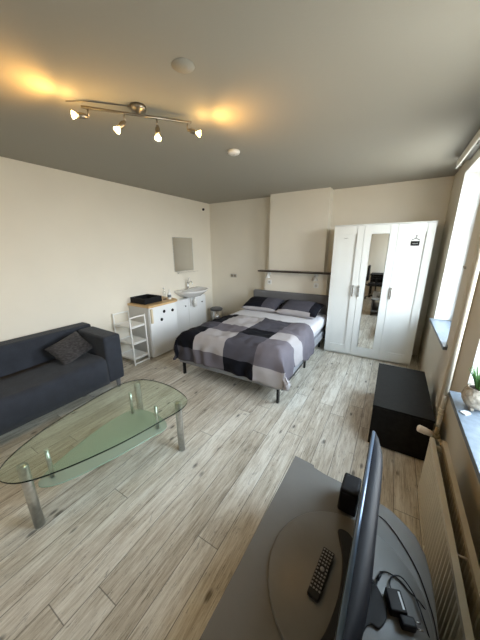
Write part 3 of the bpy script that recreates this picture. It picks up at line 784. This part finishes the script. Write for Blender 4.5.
# boxed pipe casing on the pier
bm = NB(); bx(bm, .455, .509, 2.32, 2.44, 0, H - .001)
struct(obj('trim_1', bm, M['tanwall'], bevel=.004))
t = thing('wall_hook', 'small metal hook on the wall between the two windows', 'hook', (.505, 2.55, 1.44))
bm = NB(); tube(bm, smooth_path([(.508, 2.56, 1.46), (.47, 2.56, 1.455), (.46, 2.56, 1.475)], 4), .004, 8); tube(bm, smooth_path([(.508, 2.50, 1.46), (.47, 2.50, 1.455), (.46, 2.50, 1.475)], 4), .004, 8)
bx(bm, .503, .5095, 2.48, 2.58, 1.452, 1.468); obj('hook_body', bm, M['nickel'], t)

# plant on the sill
def plant():
    c = V((.478, 1.66, .7735))
    t = thing('potted_plant', 'green spiky plant in a pale textured pot on the slate sill', 'plant', tuple(c))
    bm = NB(); 
    lathe(bm, [(.028, .012), (.045, .02), (.062, .05), (.066, .075), (.058, .105), (.047, .12), (.050, .128), (.045, .128), (.040, .115), (0, .115)], c, 36)
    for k in range(3): lathe(bm, [(.010, 0), (.013, .02), (0, .022)], c + V((.03 * math.cos(k * 2.1 + 2), .03 * math.sin(k * 2.1 + 2), 0)), 12)
    obj('pot', bm, M['pot'], t)
    bm = NB(); lathe(bm, [(.043, .112), (.043, .119), (0, .121)], c, 24); obj('soil', bm, M['soil'], t)
    bm = NB()
    for k in range(40):
        a = k * 2.4; l = .09 + .05 * random.random(); sp = .02 + .05 * random.random()
        b0 = c + V((.012 * math.cos(a), .012 * math.sin(a), .118)); dv = V((math.cos(a), math.sin(a), 0))
        pts = smooth_path([b0, b0 + dv * sp * .4 + V((0, 0, l * .5)), b0 + dv * sp + V((0, 0, l))], 4)
        tube(bm, pts, [.0042 * (1 - i / (len(pts) - .7)) + .0006 for i in range(len(pts))], 6)
    obj('foliage', bm, M['leaf'], t)
plant()
bm = NB(); P = [(.405, 1.585), (.425, 1.56), (.452, 1.585), (.45, 1.60), (.43, 1.61)]
prism(bm, P, .7735, .780); tag(obj('folded_tissue', bm, M['label'], origin=(.43, 1.58, .7735), bevel=.002), 'small crumpled white scrap on the slate sill beside the plant pot', 'tissue')

# ------------------------------------------------------------------ tv bench with its things
ZB = .42
def bench():
    t = thing('tv_bench', 'grey curved corner TV bench in front of the radiator', 'tv bench', (-.05, .6, 0))
    o = [(-.352, 1.225), (-.238, 1.212), (-.232, 1.196), (-.171, 1.182), (-.06, 1.172), (.02, 1.170), (.078, 1.155), (.145, 1.135), (.198, 1.10), (.24, 1.06), (.268, 1.00), (.280, .93),
         (.285, .845), (.285, .30), (.26, .12), (.18, .02), (.05, -.03), (-.15, -.05), (-.39, -.05), (-.372, .36)]
    bm = NB(); prism(bm, o, ZB - .022, ZB); obj('top_board', bm, M['bench'], t, bevel=.002)
    s = lambda pts, k: [(-.05 + (x + .05) * k, .58 + (y - .58) * k) for x, y in pts]
    bm = NB(); prism(bm, s(o, .93), .10, .12); obj('shelf', bm, M['bench'], t, bevel=.002)
    bm = NB(); bx(bm, -.335, -.315, .0, 1.15, 0, ZB - .0225); obj('side_panel', bm, M['benchd'], t, bevel=.001)
    bm = NB(); bx(bm, .17, .19, .1, 1.02, 0, ZB - .0225); obj('side_panel', bm, M['benchd'], t, bevel=.001)
bench()
bm = NB(); lathe(bm, [(.262, 0), (.262, .003), (.268, .004), (.27, .006), (.27, .018), (.266, .022), (0, .022)], (0, .715, ZB + .0005), 96)
o = tag(obj('swivel_plate', bm, M['bench'], origin=(0, .715, ZB)), 'round grey swivel plate on the TV bench under the television', 'swivel plate')
ZD = ZB + .0235
def tv():
    t = thing('television', 'flat black television standing edge-on on the round swivel plate', 'television', (.02, .70, ZD))
    y0, y1, z0, z1 = .325, 1.050, .475, .875
    bm = NB(); n = 24; rows = []     # body with a bulged back, thicker in the middle
    for j in range(n + 1):
        y = y0 + (y1 - y0) * j / n; e = 1 - abs(2 * j / n - 1) ** 6
        ex = .020 + .034 * e
        sec = [(.0, z0), (.0, z1 - .004), (.004, z1), (.010, z1 + .001), (.5 * ex, z1 - .000), (ex * .8, z1 - .006), (ex, z1 - .03), (ex, z1 - .12), (ex * .95, z0 + .06), (.7 * ex, z0)]
        sh = .016 * (y - y0) / (y1 - y0)
        rows.append([bm.verts.new((x + sh, y, z)) for x, z in sec])
    L = len(rows[0])
    for A, B in zip(rows, rows[1:]):
        for k in range(L): f = bm.faces.new((A[k], A[(k + 1) % L], B[(k + 1) % L], B[k])); f.smooth = (2 <= k < 8)
    bm.faces.new(rows[0][::-1]); bm.faces.new(rows[-1])
    obj('housing', bm, M['tvtop'], t)
    bm = NB(); tube(bm, [(.0065, y0 + .004, z1 + .0005), (.0065 + .016, y1 - .004, z1 + .0005)], .006, 12); obj('bezel_highlight', bm, M['bezel_glint'], t)  # thin blue strip painting the highlight along the top edge
    bm = NB(); sx = lambda y: .016 * (y - y0) / (y1 - y0)
    vs = bx(bm, -.0018, -.0002, y0 + .012, y1 - .012, z0 + .02, z1 - .014)
    for v in vs: v.co.x += sx(v.co.y)
    obj('screen', bm, M['screen'], t)
    bm = NB(); bx(bm, .018, .040, .64, .74, ZD + .010, z0 + .03); obj('stand_neck', bm, M['black'], t, bevel=.003)
    bm = NB()
    pts = smooth_loop([(-.052, .895), (-.012, .905), (.035, .86), (.075, .80), (.125, .745), (.137, .70), (.118, .655), (.085, .645), (.05, .55), (.0, .49), (-.06, .47), (-.055, .50), (-.03, .56), (-.012, .66), (-.012, .75), (-.025, .82)], 5)
    prism(bm, pts, ZD, ZD + .010); obj('stand_foot', bm, M['black'], t, bevel=.003)
    bm = NB()
    for y in (.63, .66): bx(bm, .050, .0615, y, y + .012, .60, .62)
    obj('connector_plug', bm, M['label'], t, bevel=.001)
tv()
bm = NB(); bx(bm, -.052, .030, -.058, .058, 0, .13)
for v in bm.verts:
    if v.co.z > .1: v.co.x *= .93; v.co.y *= .95
bmesh.ops.rotate(bm, verts=bm.verts, matrix=Matrix.Rotation(math.radians(-3), 3, 'Z')); bmesh.ops.translate(bm, verts=bm.verts, vec=(-.022, 1.066, ZB + .001))
t = thing('speaker_box', 'small black box speaker on the bench behind the television', 'speaker', (-.022, 1.066, ZB))
obj('cabinet_body', bm, M['blackm'], t, bevel=.010, seg=3)
bm = NB(); bx(bm, -.062, -.004, 1.004, 1.0065, ZB + .015, ZB + .12); obj('grille', bm, M['black'], t)

def remote():
    a, b = V((-.0755, .785, 0)), V((-.075, .612, 0)); L = (a - b).length; ang = 6
    t = thing('remote_control', 'black remote control with pale buttons lying on the swivel plate', 'remote control', (-.078, .70, ZD))
    T0 = Matrix.Translation((-.077, .7055, ZD)) @ Matrix.Rotation(math.radians(-6.4), 4, 'Z')
    bm = NB(); bx(bm, -.0225, .0225, -.088, .088, .0005, .019)
    for v in bm.verts:
        if v.co.y < 0: v.co.x *= .93
    bmesh.ops.transform(bm, matrix=T0, verts=bm.verts); obj('remote_body', bm, M['black'], t, bevel=.005, seg=3)
    bm = NB()
    for r_ in range(12):
        for c_ in range(4):
            if r_ in (5, 6) and c_ in (1, 2): continue
            x = -.0155 + c_ * .0103; y = .078 - r_ * .0128
            bx(bm, x - .0032, x + .0032, y - .0026, y + .0026, .0185, .0205)
    lathe(bm, [(.008, .0185), (.008, .021), (0, .021)], (0, .078 - 5.5 * .0128, 0), 14)
    bmesh.ops.transform(bm, matrix=T0, verts=bm.verts); obj('keypad', bm, M['buttons'], t)
remote()

def adapter():
    t = thing('power_adapter', 'black plug-in power adapter lying on the bench behind the television', 'power adapter', (.17, .74, ZB))
    z = ZB + .0235
    T0 = Matrix.Translation((.163, .735, z)) @ Matrix.Rotation(math.radians(20), 4, 'Z')
    bm = NB(); bx(bm, -.025, .025, -.020, .042, 0, .034); bmesh.ops.transform(bm, matrix=T0, verts=bm.verts); obj('adapter_body', bm, M['black'], t, bevel=.004)
    bm = NB(); bx(bm, -.002, .042, -.049, -.0205, .001, .030); bmesh.ops.transform(bm, matrix=T0, verts=bm.verts); obj('plug_block', bm, M['black'], t, bevel=.005)
    for y in (-.043, -.026):
        bm = NB(); tube(bm, [(.042, y, .016), (.060, y - .002, .016)], .0026, 8)
        bmesh.ops.transform(bm, matrix=T0, verts=bm.verts); obj('plug_pin', bm, M['steel'], t)
    bm = NB(); bx(bm, .012, .018, -.012, .034, .0345, .035); bmesh.ops.transform(bm, matrix=T0, verts=bm.verts); obj('adapter_label', bm, M['label'], t)
    zc = ZD + .003
    bm = NB()
    tube(bm, smooth_path([(.150, .776, z + .015), (.143, .80, zc + .004), (.150, .828, zc + .006), (.18, .842, zc + .006), (.215, .81, zc + .006), (.236, .76, zc + .006), (.262, .69, ZB + .014), (.268, .60, ZB + .010), (.268, .48, ZB + .010)], 6), .0024, 8)
    obj('adapter_cable', bm, M['black'], t)
adapter()
def cable(name, pts, r, lab):
    bm = NB(); tube(bm, smooth_path(pts, 6), r, 8); return bm
t = thing('signal_cable', 'thin black cable running from the television back across the bench', 'cable', (.15, .9, ZB))
zc = ZD + .0032
bm = NB(); tube(bm, smooth_path([(.0625, .668, .607), (.085, .70, .56), (.10, .76, .47), (.105, .80, zc + .004), (.115, .825, zc + .001), (.14, .838, zc), (.175, .832, zc), (.205, .812, zc), (.236, .795, zc + .0015), (.262, .775, ZB + .010), (.268, .70, ZB + .004), (.262, .50, ZB + .004)], 6), .0022, 8)
o = obj('cable_run', bm, M['black'], t)
bm = NB(); tube(bm, [(.104, .79, zc + .006), (.115, .822, zc + .004)], .0055, 10); obj('ferrite', bm, M['black'], t)
t = thing('antenna_cable', 'long black cable curving along the curved bench edge to the radiator', 'cable', (.15, 1.0, ZB))
bm = NB(); z = ZB + .0032; tube(bm, smooth_path([(.045, 1.04, z), (.085, 1.075, z), (.13, 1.06, z), (.185, 1.0, z), (.235, .92, z), (.262, .84, z), (.278, .76, z), (.279, .64, z)], 6), .0021, 8); obj('cable_run', bm, M['black'], t)

# ------------------------------------------------------------------ seen in the wardrobe mirror: desk and office chair
def desk():
    t = thing('desk', 'black desk behind the photographer seen in the wardrobe mirror', 'desk', (0, -1.9, 0))
    box_obj('desk_top', (-.62, .40, -2.24, -1.52, .715, .745), M['blackm'], t, .003)
    for x in (-.58, .36):
        for y in (-2.20, -1.56): box_obj('leg', (x - .02, x + .02, y - .02, y + .02, 0, .7145), M['blackmetal'], t, .002)
    box_obj('rear_board', (-.62, .40, -2.245, -2.2405, .40, .70), M['blackm'], t, 0)
desk()
def office_chair():
    x, y = -.40, -1.17
    t = thing('office_chair', 'black swivel office chair seen in the wardrobe mirror', 'office chair', (x, y, 0))
    bm = NB(); lathe(bm, [(.028, .06), (.028, .25), (.018, .25), (.018, .43)], (x, y, 0), 18); obj('gas_column', bm, M['black'], t)
    for k in range(5):
        a = k * 2 * PI / 5 + .3; d = V((math.cos(a), math.sin(a), 0)); c = V((x, y, 0))
        bm = NB(); tube(bm, [c + d * .025 + V((0, 0, .11)), c + d * .27 + V((0, 0, .075))], [.02, .013], 10); arm = obj('base_arm', bm, M['black'], t)
        bm = NB(); e = c + d * .27; s = V((-d.y, d.x, 0)); lathe(bm, [(.020, -.022), (.027, -.018), (.027, .018), (.020, .022)], e + V((0, 0, .0272)), 16, s); tube(bm, [e + V((0, 0, .03)), e + V((0, 0, .08))], .007, 8)
        obj('castor', bm, M['black'], arm)
    bm = NB(); bx(bm, x - .24, x + .24, y - .22, y + .24, .43, .50); obj('seat', bm, M['blackm'], t, bevel=.03, seg=4)
    bm = NB(); bx(bm, x - .30 + .02, x - .24 + .02 + .0, y - .19, y + .19, .58, 1.06)
    bmesh.ops.translate(bm, verts=bm.verts, vec=(0, 0, 0)); obj('backrest', bm, M['blackm'], t, bevel=.025, seg=4)
    bm = NB(); tube(bm, smooth_path([(x - .05, y, .42), (x - .27, y, .44), (x - .30, y, .55), (x - .285, y, .70)], 4), .016, 10); obj('back_support', bm, M['black'], t)
    for s in (-1, 1):
        bm = NB(); tube(bm, [(x, y + s * .26, .46), (x, y + s * .29, .48), (x, y + s * .29, .66)], .013, 8); bx(bm, x - .13, x + .12, y + s * .29 - .025, y + s * .29 + .025, .66, .685); obj('armrest', bm, M['black'], t, bevel=.004)
office_chair()

# ------------------------------------------------------------------ daylight
w = bpy.data.worlds.new('sky'); S.world = w; w.use_nodes = True; nt = w.node_tree; nt.nodes.clear()
N = nt.nodes.new; tc = N('ShaderNodeTexCoord'); sp = N('ShaderNodeSeparateXYZ'); r = N('ShaderNodeValToRGB'); bg = N('ShaderNodeBackground'); out = N('ShaderNodeOutputWorld')
nt.links.new(tc.outputs['Generated'], sp.inputs[0]); mr = N('ShaderNodeMapRange'); mr.inputs['From Min'].default_value = -1; nt.links.new(sp.outputs[2], mr.inputs[0])
e = r.color_ramp.elements; e[0].position = .46; e[0].color = (.40, .38, .34, 1); e[1].position = .52; e[1].color = (.97, .985, 1.0, 1)
k = r.color_ramp.elements.new(.9); k.color = (.62, .80, 1.0, 1)
nt.links.new(mr.outputs[0], r.inputs[0]); nt.links.new(r.outputs[0], bg.inputs[0]); bg.inputs[1].default_value = 9.0; nt.links.new(bg.outputs[0], out.inputs[0])
for i, (a, b) in enumerate(WINS):
    L = bpy.data.lights.new('window_portal', 'AREA'); L.shape = 'RECTANGLE'; L.size = HEAD - SILL - .05; L.size_y = b - a - .05
    L.cycles.is_portal = True
    o = bpy.data.objects.new('window_portal', L); COL.objects.link(o); o.location = (XR + .235, (a + b) / 2, (SILL + HEAD) / 2); o.rotation_euler = (0, math.radians(90), 0)

# ------------------------------------------------------------------ camera
cam = bpy.data.cameras.new('camera'); co = bpy.data.objects.new('camera', cam); COL.objects.link(co)
p, y, ro = (math.radians(v) for v in (-15.972, 30.868, -.421))
F = V((-math.sin(y) * math.cos(p), math.cos(y) * math.cos(p), math.sin(p))); R = V((math.cos(y), math.sin(y), 0)); U = R.cross(F)
R2 = math.cos(ro) * R + math.sin(ro) * U; U2 = -math.sin(ro) * R + math.cos(ro) * U
m = Matrix((R2, U2, -F)).transposed().to_4x4(); m.translation = (0, 0, 1.62); co.matrix_world = m
cam.sensor_fit = 'HORIZONTAL'; cam.sensor_width = 36; cam.lens = 252.678 / 480 * 36; cam.clip_start = .02
S.camera = co
S.view_settings.view_transform = 'Standard'; S.view_settings.look = 'None'; S.view_settings.gamma = 1; S.view_settings.exposure = 1.17
S.cycles.use_denoising = True; S.cycles.max_bounces = 14; S.cycles.diffuse_bounces = 8; S.cycles.transparent_max_bounces = 16
S.cycles.sample_clamp_indirect = 8; S.cycles.caustics_reflective = False; S.cycles.caustics_refractive = False
